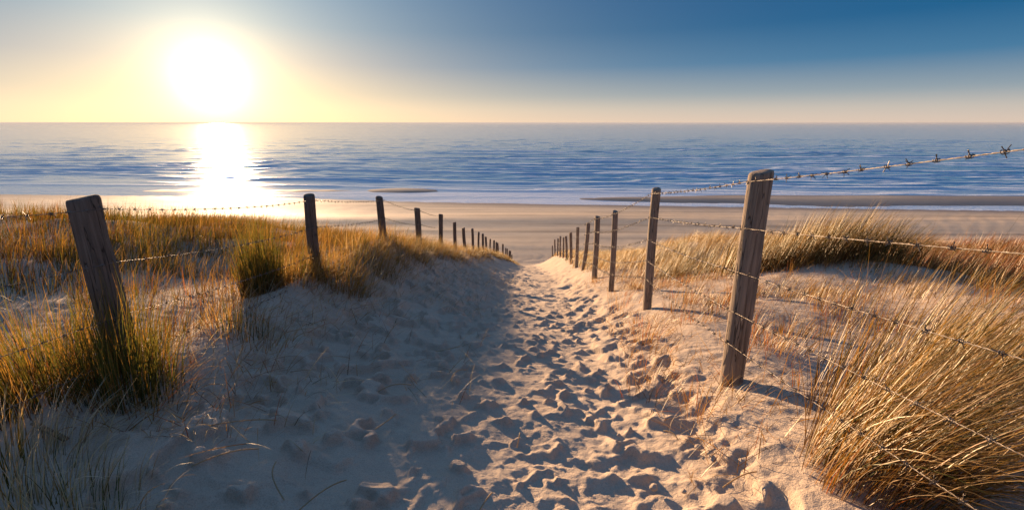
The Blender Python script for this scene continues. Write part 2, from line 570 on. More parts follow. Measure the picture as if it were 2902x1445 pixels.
# ------------------------------------------------------------------ sea
def build_sea():
    px = np.linspace(1 / 66.0, 1 / 1500.0, 410)
    y = np.concatenate([1 / px, np.geomspace(1560, 16000, 26)])
    k = np.concatenate([[-4, -2.6, -1.9], np.linspace(-1.5, 1.5, 420), [1.9, 2.6, 4]])
    K, Y = np.meshgrid(k, y)
    X = K * Y
    sh = SHORE(X)
    off = Y - sh - 14
    amp = sstep(-2, 34, off) * (1 - sstep(420, 1100, Y))
    # long-crested swell, lenses of different length
    ph = Y * (2 * np.pi / 11.0) + fbm(X * .016, Y * .03, 2, 81) * 16
    env = np.clip(fbm(X * .030, Y * .10, 3, 83) * 2.4 + .34, 0, 1.4)
    sw = np.sin(ph)
    crest = np.maximum(sw, 0) ** 2.2
    Z = amp * (.25 * crest * env + .20 * fbm(X * .14, Y * .5, 3, 85))
    ph2 = Y * (2 * np.pi / 6.1) + fbm(X * .03, Y * .05, 2, 87) * 9
    Z += sstep(-6, 8, off) * (1 - sstep(150, 300, Y)) * .05 * np.maximum(np.sin(ph2), 0) ** 2
    foam = amp * sstep(.18, .6, crest) * sstep(.30, .65, env) * sstep(-.12, .1, fbm(X * .05, Y * .12, 3, 89) + .04) * 1.3
    foam = foam * (1 - sstep(260, 520, Y)) * (.45 + .55 * sstep(-60, 60, X))
    lace = sstep(.02, .26, fbm(X * .05, Y * .42, 4, 91)) * sstep(2, 14, off + 12) * (1 - sstep(60, 170, off)) * .9 * (.25 + .75 * sstep(-20, 60, X))
    foam = np.maximum(foam, lace)
    gb = np.random.default_rng(17)
    for dk in [3, 9, 16, 23, 31, 40, 50, 61, 74, 90, 108, 130, 156]:
        sd = int(gb.integers(100, 900))
        wig = fbm(X * .015, X * 0 + dk, 3, sd) * (5 + dk * .10) + (X * gb.normal(0, .012))
        gate = sstep(-.14, .08, fbm(X * (.035 - .0001 * dk), X * 0 + dk * 1.7, 3, sd + 7) + .02)
        wd_ = 1.3 + dk * .014
        q = off - dk - wig
        Z += gate * (.12 + .16 * min(1, dk / 40)) * np.exp(-(q / (wd_ * 1.3)) ** 2)
        foam = np.maximum(foam, gate * np.exp(-((q - wd_ * .7) / (wd_ * 1.2)) ** 2) * (.55 + .5 * sstep(-90, 40, X)))
    shallow = (1 - sstep(-10, 26, off)) * (.55 + .45 * sstep(-.2, .25, fbm(X * .02, Y * .22, 3, 95))) * (.3 + .7 * sstep(-75, -5, X))
    V = np.stack([X, Y, Z], -1).reshape(-1, 3)
    n, m = X.shape
    i, j = np.meshgrid(np.arange(n - 1), np.arange(m - 1), indexing='ij')
    Q = np.stack([i * m + j, i * m + j + 1, (i + 1) * m + j + 1, (i + 1) * m + j], -1).reshape(-1, 4)
    o = mesh_np('sea', V, [Q], WATER, smooth=True, attrs={'foam': foam.ravel(), 'shallow': shallow.ravel()})
    tag(o, 'blue sea with low rolling waves and foam along the beach', 'sea', kind='structure')


build_sea()

# ------------------------------------------------------------------ fence posts
POST_N = 20


def post_mesh(name, rad, h, seed, bury=.45, notch=False, segs=16):
    g = np.random.default_rng(seed)
    n = POST_N
    a = np.linspace(0, 2 * np.pi, n, endpoint=False)
    zs = np.concatenate([np.linspace(-bury, h - .025, segs), [h - .010, h - .002, h + .001]])
    prof = np.ones(len(zs))
    prof[-3:] = (.965, .90, .72)
    out = 1 + .05 * np.cos(2 * a + g.uniform(0, 6)) + .035 * np.cos(3 * a + g.uniform(0, 6)) + .03 * np.cos(5 * a + g.uniform(0, 6))
    cracks = [(g.integers(0, n), g.uniform(-.2, h * .7), g.uniform(.3, h)) for _ in range(4)]
    V = []
    bow = g.normal(0, .008, 2)
    for zi, z in enumerate(zs):
        rr = rad * prof[zi] * out * (1.03 - .05 * (z / h)) + rad * .05 * fbm(np.cos(a) * 2 + seed, np.sin(a) * 2 + z * 3.5, 3, seed)
        for (ci, z0, ln) in cracks:
            if z0 < z < z0 + ln:
                rr[ci] *= .88
        if notch:
            dz = (z - (h - .22)) / .10
            rr = rr - rad * .16 * np.exp(-dz * dz) * np.clip(np.cos(a - .5), 0, 1) ** 2
        bx, by = bow * math.sin(max(0, z / h) * math.pi)
        slope = (.010 * np.cos(a - seed)) * (z / h) ** 6 if z > h * .8 else 0
        V.append(np.stack([rr * np.cos(a) + bx, rr * np.sin(a) + by, np.full(n, z) + slope], -1))
    V = np.concatenate(V)
    m = len(zs)
    top = len(V)
    V = np.concatenate([V, [[0, 0, zs[-1] + .001]]])
    i, j = np.meshgrid(np.arange(m - 1), np.arange(n), indexing='ij')
    Q = np.stack([i * n + j, i * n + (j + 1) % n, (i + 1) * n + (j + 1) % n, (i + 1) * n + j], -1).reshape(-1, 4)
    jj = np.arange(n)
    T = np.stack([np.full(n, top), (m - 1) * n + jj, (m - 1) * n + (jj + 1) % n], -1)
    return V, [Q, T]


def staple_mesh(rad, side):
    """a bent wire loop hammered over the fence wire"""
    pts = []
    for s in np.linspace(0, math.pi, 7):
        pts.append((side * (rad * .90 + .016 * math.sin(s)), 0, .013 * math.cos(s)))
    return tube(np.array(pts), .0022, 5)


def tube(P, rad, n=4):
    P = np.asarray(P, float)
    T = np.gradient(P, axis=0)
    T /= np.linalg.norm(T, axis=1)[:, None] + 1e-9
    up = np.where(np.abs(T[:, 2:3]) > .9, np.array([[1., 0, 0]]), np.array([[0., 0, 1]]))
    A = np.cross(T, up); A /= np.linalg.norm(A, axis=1)[:, None] + 1e-9
    B = np.cross(T, A)
    a = np.linspace(0, 2 * np.pi, n, endpoint=False)
    V = (P[:, None] + rad * (np.cos(a)[None, :, None] * A[:, None] + np.sin(a)[None, :, None] * B[:, None])).reshape(-1, 3)
    m = len(P)
    i, j = np.meshgrid(np.arange(m - 1), np.arange(n), indexing='ij')
    Q = np.stack([i * n + j, i * n + (j + 1) % n, (i + 1) * n + (j + 1) % n, (i + 1) * n + j], -1).reshape(-1, 4)
    return V, Q


def join(parts):
    V, F, o = [], [], 0
    for v, f in parts:
        V.append(v)
        F.append(f + o)
        o += len(v)
    return np.concatenate(V), [np.concatenate(F)]


# (x, y, top z relative to the eye, radius, exposed height)
def rp(dist, slope_top):
    return slope_top * dist


LEFT = [(-2.46, -.1, .02, .065, 1.35), (-2.54, 2.8, -.43, .083, 1.30), (-2.50, 5.7, -.84, .067, 1.15), (-2.39, 8.5, -1.29, .066, 1.06), (-2.25, 11, -1.94, .067, 1.06),
        (-2.12, 13.5, -2.56, .067, 1.03), (-2.04, 16.3, -3.40, .064, 1.0), (-1.94, 19, -4.17, .062, 1.0), (-1.85, 21.5, -4.85, .06, 1.0),
        (-1.78, 24, -5.50, .06, 1.0), (-1.66, 26, -6.12, .066, 1.0), (-1.58, 28, -6.72, .06, 1.0), (-1.46, 30, -7.32, .062, 1.0),
        (-1.27, 31.8, -7.86, .06, 1.0), (-1.15, 33.3, -8.35, .06, 1.0), (-1.03, 34.6, -8.75, .06, 1.0), (-.73, 36.2, -9.33, .06, 1.0),
        (-.54, 37.6, -9.9, .06, 1.0), (-.42, 38.8, -10.36, .06, 1.0), (-.29, 39.8, -10.75, .06, 1.0), (-.17, 41, -11.15, .06, 1.0), (0.0, 42.5, -11.95, .06, 1.0)]
RIGHT = [(1.37, -.05, .26, .066, 1.45), (1.465, 2.8, -.272, .067, 1.32), (1.695, 5.5, -.735, .053, 1.42), (1.72, 7.7, -1.41, .048, 1.38), (1.88, 10.2, -1.98, .063, 1.34),
         (2.07, 13, -2.72, .055, 1.30), (2.15, 15, -3.27, .053, 1.34), (2.37, 18, -4.14, .058, 1.25), (2.53, 21, -4.94, .052, 1.15), (2.72, 24, -5.72, .054, 1.15),
         (2.88, 27, -6.48, .052, 1.15), (3.03, 30, -7.26, .052, 1.15), (3.24, 34, -8.42, .054, 1.1), (3.40, 38, -9.85, .052, 1.0)]
OFF_R = [.065, .345, .62, .88, 1.10]
OFF_L = [.07, .40, .74, 1.0]

NTH = ['first', 'second', 'third', 'fourth', 'fifth', 'sixth', 'seventh', 'eighth', 'ninth', 'tenth', 'eleventh', 'twelfth', 'thirteenth', 'fourteenth',
       'fifteenth', 'sixteenth', 'seventeenth', 'eighteenth', 'nineteenth', 'twentieth', 'twenty-first', 'twenty-second']


def build_posts(posts, side, offs, mat, labels, group, seed):
    for k, (x, y, top, rad, h) in enumerate(posts):
        g = np.random.default_rng(seed + k)
        z0 = CAMZ + top - h
        near = y < 14
        lab = labels(k)
        V, F = post_mesh('post', rad, h, seed + k, notch=(seed == 100 and k == 1), bury=.6)
        lean = (g.normal(0, .012 if y < 12 else .03), g.normal(0, .014 if y < 12 else .035), 0)
        if y > 15:
            V = V.copy()
            V[:, 2] += g.normal(0, .05)
            V[:, :2] *= g.uniform(.85, 1.2)
        if near:
            e = empty('fence_post', (x, y, z0))
            e.rotation_euler = lean
            mesh_np('timber', V, F, mat[k % len(mat)], e, smooth=True)
            for o in offs:
                if h - o > .03:
                    sv, sf = staple_mesh(rad, side)
                    mesh_np('staple', sv, [sf], WIRE, e, smooth=True, loc=(0, 0, h - o))
        else:
            e = mesh_np('fence_post', V, F, mat[k % len(mat)], smooth=True, loc=(x, y, z0))
            e.rotation_euler = lean
        tag(e, lab, 'post', group)


def lab_left(k):
    if k == 1: return 'thick rounded dark timber post standing in a tall marram tuft, shaded bank fence'
    if k == 2: return 'timber post just past the upright green tuft in the shaded bank fence'
    if k == 0: return 'timber post at the upper end of the shaded bank fence, before the thick dark one'
    if k == len(LEFT) - 1: return 'last short post of the shaded bank fence where the path meets the beach'
    return 'dark timber post, %s in the shaded bank fence counting from the thick tufted one' % NTH[k - 1]


def lab_right(k):
    if k == 1: return 'tall weathered split timber post in sunlit sand beside the big golden tuft'
    if k == 0: return 'timber post at the upper end of the sunlit fence, before the tall split one'
    if k == len(RIGHT) - 1: return 'last low post of the sunlit fence, half hidden in grass above the beach'
    return 'slim timber post, %s in the sunlit fence counting from the tall split one' % NTH[k - 1]


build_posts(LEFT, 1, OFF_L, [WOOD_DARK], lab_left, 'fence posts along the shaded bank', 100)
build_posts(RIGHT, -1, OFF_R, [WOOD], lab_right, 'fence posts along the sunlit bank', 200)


# ------------------------------------------------------------------ barbed wire
def barb_mesh():
    ps = []
    for s in (-1, 1):
        for q in (0, 1):
            a = q * 1.3 + s
            p = np.array([[s * .004, 0, 0], [s * .004, .010 * math.cos(a), .010 * math.sin(a)], [s * .007, .021 * math.cos(a), .021 * math.sin(a)]])
            ps.append(tube(p, .0015, 4))
    t = np.linspace(0, 4 * math.pi, 13)
    ps.append(tube(np.stack([np.linspace(-.009, .009, 13), .0062 * np.cos(t), .0062 * np.sin(t)], -1), .0016, 4))
    return join(ps)


BARB_ME = None


def build_wire(posts, side, off, sag, label, group, seed):
    global BARB_ME
    g = np.random.default_rng(seed)
    pts = []
    for (x, y, top, rad, h) in posts:
        pts.append((x + side * (rad + .006), y, CAMZ + top - min(off, h - .03 if h < off + .03 else off)))
    pts = np.array(pts)
    path = []
    for a, b in zip(pts[:-1], pts[1:]):
        L = np.linalg.norm(b - a)
        n = max(3, int(L / .011)) if a[1] < 5 else (max(3, int(L / .12)))
        s = np.linspace(0, 1, n, endpoint=False)
        q = a + (b - a) * s[:, None]
        sg = sag * g.uniform(.6, 1.4)
        q[:, 2] -= 4 * sg * s * (1 - s)
        path.append(q)
    path.append(pts[-1:])
    near = np.concatenate([p for p, a in zip(path[:-1], pts[:-1]) if a[1] < 5])
    far_parts = [p for p, a in zip(path[:-1], pts[:-1]) if a[1] >= 5]
    far = np.concatenate(far_parts + [pts[-1:]])
    near = np.concatenate([near, far[:1]])
    e = empty('barbed_wire', (float(pts[0][0]), float(pts[0][1]), float(pts[0][2])))
    base = pts[0]
    # two twisted strands where the twist can be seen
    s = np.concatenate([[0], np.cumsum(np.linalg.norm(np.diff(near, axis=0), axis=1))])
    T = np.gradient(near, axis=0); T /= np.linalg.norm(T, axis=1)[:, None]
    A = np.cross(T, [[0, 0, 1.]]); A /= np.linalg.norm(A, axis=1)[:, None]
    B = np.cross(T, A)
    ph = s * 2 * math.pi / .055
    for k in range(2):
        p = near + .0014 * (np.cos(ph + k * math.pi)[:, None] * A + np.sin(ph + k * math.pi)[:, None] * B)
        V, Q = tube(p - base, .0011, 4)
        mesh_np('strand', V, [Q], WIRE, e, smooth=True)
    V, Q = tube(far - base, .0015, 4)
    mesh_np('strand', V, [Q], WIRE, e, smooth=True)
    # barbs
    full = np.concatenate([near, far[1:]])
    sf = np.concatenate([[0], np.cumsum(np.linalg.norm(np.diff(full, axis=0), axis=1))])
    if BARB_ME is None:
        v, f = barb_mesh()
        tmp = mesh_np('barb', v, f, WIRE)
        BARB_ME = tmp.data
        bpy.data.objects.remove(tmp)
    pos = .08
    while pos < sf[-1] and pos < 13:
        c = np.array([np.interp(pos, sf, full[:, i]) for i in range(3)])
        c2 = np.array([np.interp(pos + .03, sf, full[:, i]) for i in range(3)])
        o = bpy.data.objects.new('barb', BARB_ME)
        S.collection.objects.link(o)
        o.parent = e
        o.location = Vector(c - base)
        q = Vector(c2 - c).to_track_quat('X', 'Z')
        o.rotation_euler = (q @ Euler((g.uniform(0, 6.28), 0, 0)).to_quaternion()).to_euler()
        pos += .115 + g.uniform(-.015, .015)
    tag(e, label, 'wire', group)


wn = ['top', 'second', 'third', 'fourth', 'lowest']
for i, off in enumerate(OFF_R):
    build_wire(RIGHT, -1, off, .016, '%s strand of barbed wire on the sunlit fence, twisted and grey' % (wn[i]), 'barbed wires of the sunlit fence', 300 + i)
wl = ['top', 'second', 'third', 'lowest']
for i, off in enumerate(OFF_L):
    build_wire(LEFT, 1, off, .035, '%s strand of barbed wire on the shaded bank fence above the grass' % (wl[i]), 'barbed wires of the shaded bank fence', 320 + i)

# ------------------------------------------------------------------ grass
WIND = 0.0      # heading of the bend: 0 = +x


PAL = {
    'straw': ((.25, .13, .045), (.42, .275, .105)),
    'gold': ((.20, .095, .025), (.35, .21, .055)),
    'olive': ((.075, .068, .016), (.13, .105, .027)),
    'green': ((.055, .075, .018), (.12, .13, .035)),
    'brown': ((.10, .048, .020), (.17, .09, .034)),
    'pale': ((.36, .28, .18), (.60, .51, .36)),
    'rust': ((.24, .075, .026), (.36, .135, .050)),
}


def blades(P, L, W, head, t0, t1, kinds, g, segs=4, twist=.5, pw=1.4):
    """P roots (n,3); head bend heading; t0/t1 tilt from vertical at root/tip"""
    n = len(P)
    base = np.array([PAL[k][0] for k in kinds])
    tip = np.array([PAL[k][1] for k in kinds])
    br = g.uniform(.75, 1.25, (n, 1))
    base, tip = base * br, tip * br
    dirh = np.stack([np.cos(head), np.sin(head), np.zeros(n)], -1)
    wv = np.stack([-np.sin(head), np.cos(head), np.zeros(n)], -1)
    wang = g.normal(0, twist, n)
    ts = np.linspace(0, 1, segs + 1)
    rings, cols = [], []
    p = P.copy()
    for i, t in enumerate(ts):
        if i:
            tm = (ts[i - 1] + t) / 2
            tl = t0 + (t1 - t0) * tm ** pw
            p = p + (L / segs)[:, None] * (np.cos(tl)[:, None] * np.array([[0, 0, 1.]]) + np.sin(tl)[:, None] * dirh)
        tl = t0 + (t1 - t0) * t ** pw
        nrm = -np.sin(tl)[:, None] * np.array([[0, 0, 1.]]) + np.cos(tl)[:, None] * dirh
        side = np.cos(wang)[:, None] * wv + np.sin(wang)[:, None] * nrm
        wd = W * (1 - t) ** .75 * (.75 + .25 * min(1, t * 4))
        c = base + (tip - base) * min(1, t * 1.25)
        if i < segs:
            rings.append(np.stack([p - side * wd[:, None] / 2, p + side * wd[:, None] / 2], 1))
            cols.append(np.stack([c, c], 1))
        else:
            rings.append(p[:, None])
            cols.append(c[:, None])
    V = np.concatenate(rings, 1)
    C = np.concatenate(cols, 1)
    k = V.shape[1]
    o = (np.arange(n) * k)[:, None]
    Q = np.concatenate([np.array([[2 * i, 2 * i + 1, 2 * i + 3, 2 * i + 2]]) + o for i in range(segs - 1)])
    T = np.array([[2 * segs - 2, 2 * segs - 1, 2 * segs]]) + o
    return V.reshape(-1, 3), Q, T, C.reshape(-1, 3)


def pick(g, n, mix):
    ks = list(mix)
    p = np.array([mix[k] for k in ks], float)
    return [ks[i] for i in g.choice(len(ks), n, p=p / p.sum())]


def tuft_arrays(g, n, rad, h, width, mix, wind=.5, spread=.35, center=(0, 0), segs=5, squash=1.0, droop=.9, lean0=.38, pw=1.4, whead=WIND, jit=.16):
    a = g.uniform(0, 2 * np.pi, n)
    q = rad * np.sqrt(g.random(n))
    dx, dy = q * np.cos(a), q * np.sin(a) * squash
    x, y = center[0] + dx, center[1] + dy
    z = terrain(x, y) - .03
    out = np.stack([np.cos(a), np.sin(a)], -1) * (q / rad)[:, None] * spread
    wd = np.array([math.cos(whead), math.sin(whead)]) * wind
    vec = out + wd + g.normal(0, jit, (n, 2))
    head = np.arctan2(vec[:, 1], vec[:, 0])
    mag = np.linalg.norm(vec, axis=1)
    L = h * g.uniform(.5, 1.12, n) * (1.08 - .3 * q / rad)
    t0 = np.clip(mag * lean0, 0, 1.0) * g.uniform(.3, 1.15, n)
    t1 = t0 + np.clip(.25 + mag * droop, 0, 1.9) * g.uniform(.25, 1.3, n)
    return blades(np.stack([x, y, z], -1), L, width * g.uniform(.6, 1.25, n), head, t0, t1, pick(g, n, mix), g, segs, pw=pw)


def grass_mesh(name, arrs, parent=None, origin=None):
    V, Q, T, C, o = [], [], [], [], 0
    for v, q, t, c in arrs:
        V.append(v); Q.append(q + o); T.append(t + o); C.append(c); o += len(v)
    V = np.concatenate(V)
    if origin is not None:
        V = V - np.array(origin)
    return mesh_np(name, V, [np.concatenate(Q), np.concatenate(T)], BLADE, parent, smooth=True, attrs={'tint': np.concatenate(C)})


def tuft(x, y, label, group=None, green=None, dry=None, seed=0):
    """a marram plant: living blades and dry blades"""
    g = np.random.default_rng(seed)
    z = ground_z(x, y)
    e = empty('marram_tuft', (x, y, z))
    for nm, spec in (('green_blades', green), ('dry_blades', dry)):
        if spec:
            spec = dict(spec)
            grass_mesh(nm, [tuft_arrays(g, center=(x, y), **spec)], e, (x, y, z))
    tag(e, label, 'grass', group)
    return e


GM = {'green': 3, 'olive': 4, 'gold': 1}
DM = {'straw': 4, 'gold': 3, 'brown': 1.5, 'rust': .6}

# the big golden tuft in the right foreground
tuft(1.62, 1.74, 'big golden wind-bent marram tuft on the sand swallowing the wire', None,
     dict(n=520, rad=.28, h=.92, width=.0048, mix={'olive': 4, 'gold': 3, 'green': 1}, wind=1.0, spread=.45, segs=8, droop=1.35, lean0=.22, pw=1.1, whead=-.42),
     dict(n=880, rad=.30, h=.95, width=.0044, mix={'straw': 6, 'gold': 5, 'rust': 1.2}, wind=1.0, spread=.55, segs=8, droop=1.4, lean0=.24, pw=1.1, whead=-.38, jit=.33), 1)
tuft(2.02, 2.12, 'tall loose golden marram tuft leaning over behind the big golden one', None,
     dict(n=300, rad=.34, h=1.1, width=.0048, mix={'olive': 4, 'gold': 3}, wind=.8, spread=.35, segs=7, droop=1.0, lean0=.25, pw=1.1, whead=-.25, jit=.25),
     dict(n=480, rad=.42, h=1.12, width=.0042, mix={'straw': 5, 'gold': 4}, wind=.85, spread=.4, segs=8, droop=1.1, lean0=.25, pw=1.1, whead=-.25, jit=.3), 2)
tuft(3.25, 2.9, 'tall green and straw marram tuft on the open sand below the red grass', None,
     dict(n=360, rad=.40, h=.95, width=.0065, mix=GM, wind=.9, spread=.25, segs=7, droop=1.1, lean0=.3, pw=1.1, whead=-.2),
     dict(n=520, rad=.45, h=.9, width=.006, mix={'straw': 5, 'gold': 3}, wind=.95, spread=.3, segs=7, droop=1.1, lean0=.3, pw=1.1, whead=-.2), 3)
# left: at the foot of the thick post, the green tuft, the corner tufts
tuft(-2.40, 2.62, 'tall green marram tuft wrapped round the foot of the thick dark post', None,
     dict(n=600, rad=.28, h=.78, width=.0065, mix={'green': 4, 'olive': 5, 'gold': 2}, wind=.12, spread=.32, segs=6, droop=.55),
     dict(n=260, rad=.34, h=.42, width=.005, mix=DM, wind=.2, spread=.8, segs=6, droop=1.3), 4)
tuft(-2.98, 2.55, 'wide olive and gold marram tuft beside the thick dark post', None,
     dict(n=650, rad=.42, h=.78, width=.0065, mix={'green': 3, 'olive': 5, 'gold': 3}, wind=-.15, spread=.6, segs=6, droop=.8),
     dict(n=420, rad=.50, h=.6, width=.005, mix=DM, wind=-.1, spread=.9, segs=6, droop=1.2), 5)
tuft(-3.35, 2.2, 'loose straw and olive marram tuft outside the shaded bank fence', None,
     dict(n=420, rad=.4, h=.7, width=.006, mix=GM, wind=.35, spread=.6, segs=6, droop=.9),
     dict(n=300, rad=.45, h=.55, width=.005, mix=DM, wind=.3, spread=.8, segs=6, droop=1.2), 6)
tuft(-2.78, 4.95, 'upright dense green marram tuft between the thick dark post and the next', None,
     dict(n=700, rad=.22, h=.92, width=.0075, mix={'green': 4, 'olive': 5, 'gold': 1}, wind=.06, spread=.22, segs=6, droop=.35),
     dict(n=330, rad=.28, h=.6, width=.006, mix={'straw': 2, 'gold': 3, 'brown': 2}, wind=.3, spread=.55, segs=6, droop=1.1), 7)
tuft(-2.15, 5.6, 'dry straw tuft drooping over the crest at the foot of the second post', None,
     dict(n=160, rad=.26, h=.5, width=.006, mix=GM, wind=.3, spread=.5, segs=5, droop=1.0),
     dict(n=420, rad=.36, h=.55, width=.006, mix={'straw': 5, 'gold': 3}, wind=.4, spread=.6, segs=6, droop=1.3), 8)
tuft(-2.32, 1.72, 'thin green and straw marram tuft low on the shaded sand of the bank', None,
     dict(n=230, rad=.30, h=.40, width=.005, mix={'green': 3, 'olive': 3, 'pale': 1.5}, wind=.1, spread=.5, segs=6, droop=.9),
     dict(n=420, rad=.42, h=.48, width=.0058, mix={'pale': 4, 'straw': 1}, wind=.15, spread=.9, segs=7, droop=1.4), 9)
tuft(-1.86, 1.66, 'small curling marram tuft at the lower edge of the shaded bank', None,
     dict(n=110, rad=.20, h=.30, width=.0048, mix={'green': 3, 'olive': 3, 'pale': 1.5}, wind=.2, spread=.6, segs=6, droop=1.1),
     dict(n=170, rad=.30, h=.34, width=.0058, mix={'pale': 4, 'straw': 1}, wind=.3, spread=.9, segs=7, droop=1.5), 10)
# the big clump on the mound to the right, and its neighbours
mound = [(4.35, 7.35, .92), (4.85, 7.3, 1.05), (5.35, 7.25, 1.05), (5.85, 7.15, .85), (3.95, 7.6, .8), (5.1, 7.8, 1.0)]
for k, (x, y, h) in enumerate(mound):
    tuft(x, y, 'green gold marram tuft in the clump crowning the sand mound past the sunlit fence', 'tufts crowning the sand mound',
         dict(n=420, rad=.42, h=h, width=.009, mix={'green': 2, 'olive': 5, 'gold': 4}, wind=.75, spread=.3, segs=5, droop=.6),
         dict(n=360, rad=.45, h=h, width=.008, mix={'gold': 5, 'straw': 4}, wind=.8, spread=.35, segs=5, droop=.7), 20 + k)
# shaggy tufts hanging over the crest of the shaded bank
gc = np.random.default_rng(123)
for k, y in enumerate([3.7, 5.25, 5.6, 6.1, 6.7, 7.4, 7.9, 8.6, 9.2, 9.9, 10.6, 11.4, 12.2, 13.1, 14.0]):
    x = float(XL(y)) + gc.uniform(-.15, .42)
    hh = gc.uniform(.38, .6)
    i0 = max(1, int(np.argmin([math.hypot(x - q[0], y - q[1]) for q in LEFT])))
    pn = 'the thick dark post' if i0 == 1 else 'the %s shaded fence post' % NTH[i0 - 1]
    tuft(x, y, '%s straw and olive tuft hanging over the bank crest %s %s' % ('shaggy' if hh > .48 else 'short', 'past' if y > LEFT[i0][1] else 'before', pn), 'tufts along the crest of the shaded bank',
         dict(n=110, rad=.24, h=hh, width=.0062, mix=GM, wind=.35, spread=.5, segs=5, droop=1.0),
         dict(n=200, rad=.34, h=hh, width=.0058, mix={'pale': 2, 'straw': 4, 'gold': 3, 'brown': 1}, wind=.5, spread=.7, segs=5, droop=1.25), 400 + k)
# small dry tufts on the sunlit sand
small = [(1.15, 3.55), (1.32, 4.1), (1.50, 4.75), (1.02, 3.05), (1.85, 4.4), (2.2, 4.0), (2.05, 3.3), (2.5, 4.7), (1.62, 6.2), (1.7, 7.0), (1.78, 9.4), (2.9, 3.9), (2.75, 5.4),
         (3.5, 4.6), (1.22, 2.55), (3.9, 3.6), (2.3, 5.9), (3.1, 6.1), (1.9, 2.45)]
gs = np.random.default_rng(77)
for _ in range(75):
    y = gs.uniform(3.0, 8.6)
    x = float(XR(y)) + .25 + 4.6 * gs.random()
    if not (4.0 < x and y < 3.6):
        small.append((x, y))
for k, (x, y) in enumerate(small):
    g = np.random.default_rng(900 + k)
    hh = g.uniform(.18, .40)
    nb = int(g.uniform(35, 95))
    dd = [math.hypot(x - q[0], y - q[1]) for q in RIGHT]
    near_i = int(np.argmin(dd))
    post = 'the tall split post' if near_i <= 1 else 'the %s sunlit fence post' % NTH[near_i - 1]
    where = ('beside ' if dd[near_i] < .8 else 'on open sand out from ') + post
    size = ('short ' if hh < .26 else 'knee-high ' if hh > .34 else 'low ') + ('sparse' if nb < 60 else 'bushy')
    tuft(x, y, '%s dry grass tuft %s' % (size, where), 'small dry tufts on the sunlit sand',
         None, dict(n=nb, rad=g.uniform(.12, .28), h=hh, width=.0052, mix={'straw': 3, 'gold': 3, 'rust': 2, 'brown': 1}, wind=.35, spread=.7, segs=5, droop=1.2), 60 + k)


def field(name, label, g, pts, dens_fn, mix_fn, width, segs=3, h0=.55, wind=.6, per=(26, 46), cover=1.0):
    arrs = []
    for (x, y) in pts:
        dd = dens_fn(x, y)
        if g.random() > dd:
            continue
        dist = math.hypot(x, y)
        n = int(g.uniform(*per) * cover)
        hs = .55 if (x > 0 and y < 8.4 and h0 == .55) else 1.0
        n = int(n * hs)
        arrs.append(tuft_arrays(g, n, g.uniform(.16, .34) * (1 + dist * .012), hs * h0 * g.uniform(.6, 1.15), width * (1 + dist * .035), mix_fn(x, y), wind=wind * g.uniform(.6, 1.3),
                                spread=.4, center=(x, y), segs=segs, droop=.8))
    o = grass_mesh(name, arrs)
    tag(o, label, 'grass', kind='stuff')
    return o


def nz(x, y, s, seed):
    return float(fbm(np.array([x * s]), np.array([y * s]), 3, seed)[0])


def scatter(g, n, x0, x1, y0, y1, pw=1.0):
    return [(x0 + (x1 - x0) * g.random(), y0 + (y1 - y0) * g.random() ** pw) for _ in range(n)]


# left dune
g = np.random.default_rng(51)


def dl(x, y):
    if x > float(XL(y)) - .12: return 0
    if y < .8 * -x * .72: return 0
    bare = math.exp(-((x + 4.7) / 1.0) ** 2 - ((y - 6.2) / .7) ** 2) + math.exp(-((x + 3.3) / .75) ** 2 - ((y - 4.1) / .8) ** 2)
    q = .95 - 1.1 * bare
    q *= 1 if nz(x, y, .8, 5) > -.14 else .25
    if y < 4.6: q *= .75
    return q


def ml(x, y):
    v = nz(x, y, .55, 9)
    if v > .12: return {'brown': 5, 'rust': .4, 'olive': 4, 'gold': 1.6}
    if v < -.15: return {'green': 3, 'olive': 5, 'gold': 2}
    return {'gold': 1.6, 'olive': 5, 'brown': 4, 'green': 1.5, 'straw': .8}


pts = scatter(g, 3000, -17, -2.4, 2.0, 13.5, 1.0)
field('marram_grass', 'golden brown marram grass covering the dune behind the shaded bank fence', g, pts, dl, ml, .0062, wind=.5, per=(22, 40))


def dl2(x, y):
    o = float(XL(y)) - x
    if o < -.55: return 0
    return (.95 if o > .0 else .7) * (1 if nz(x, y, .7, 13) > -.3 else .4)


pts = [(float(XL(y)) + .5 - 5.5 * g.random() ** 1.5, y) for y in (6.3 + 37 * g.random(1550) ** 1.2)]
field('marram_grass', 'sunlit golden grass along the shaded bank fence down toward the beach', g, pts, dl2,
      lambda x, y: {'gold': 4, 'straw': 4, 'olive': 2.5, 'green': .6} if nz(x, y, .6, 3) > -.1 else {'olive': 4, 'gold': 3, 'brown': 1}, .0055, wind=.65, h0=.5)


# right dune
def dr(x, y):
    o = x - float(XR(y))
    if o < .02: return 0
    if y < 8.4: return .55 if nz(x, y, .8, 43) > -.1 else .12
    if y < 10.5 and o < 1.1: return .25
    return .95


pts = [(float(XR(y)) + .1 + 7.5 * g.random() ** 1.2, y) for y in (8.4 + 32 * g.random(1700) ** 1.5)]
pts += [(float(XR(y)) + .2 + 3.4 * g.random(), y) for y in (4.9 + 3.5 * g.random(230))]
field('marram_grass', 'pale golden marram grass over the slope past the sunlit fence', g, pts, dr,
      lambda x, y: {'straw': 5, 'gold': 5, 'olive': 1.5} if nz(x, y, .5, 3) > -.05 else {'gold': 4, 'olive': 4, 'green': 1, 'straw': 2}, .0050, wind=.85, h0=.55, per=(40, 64))


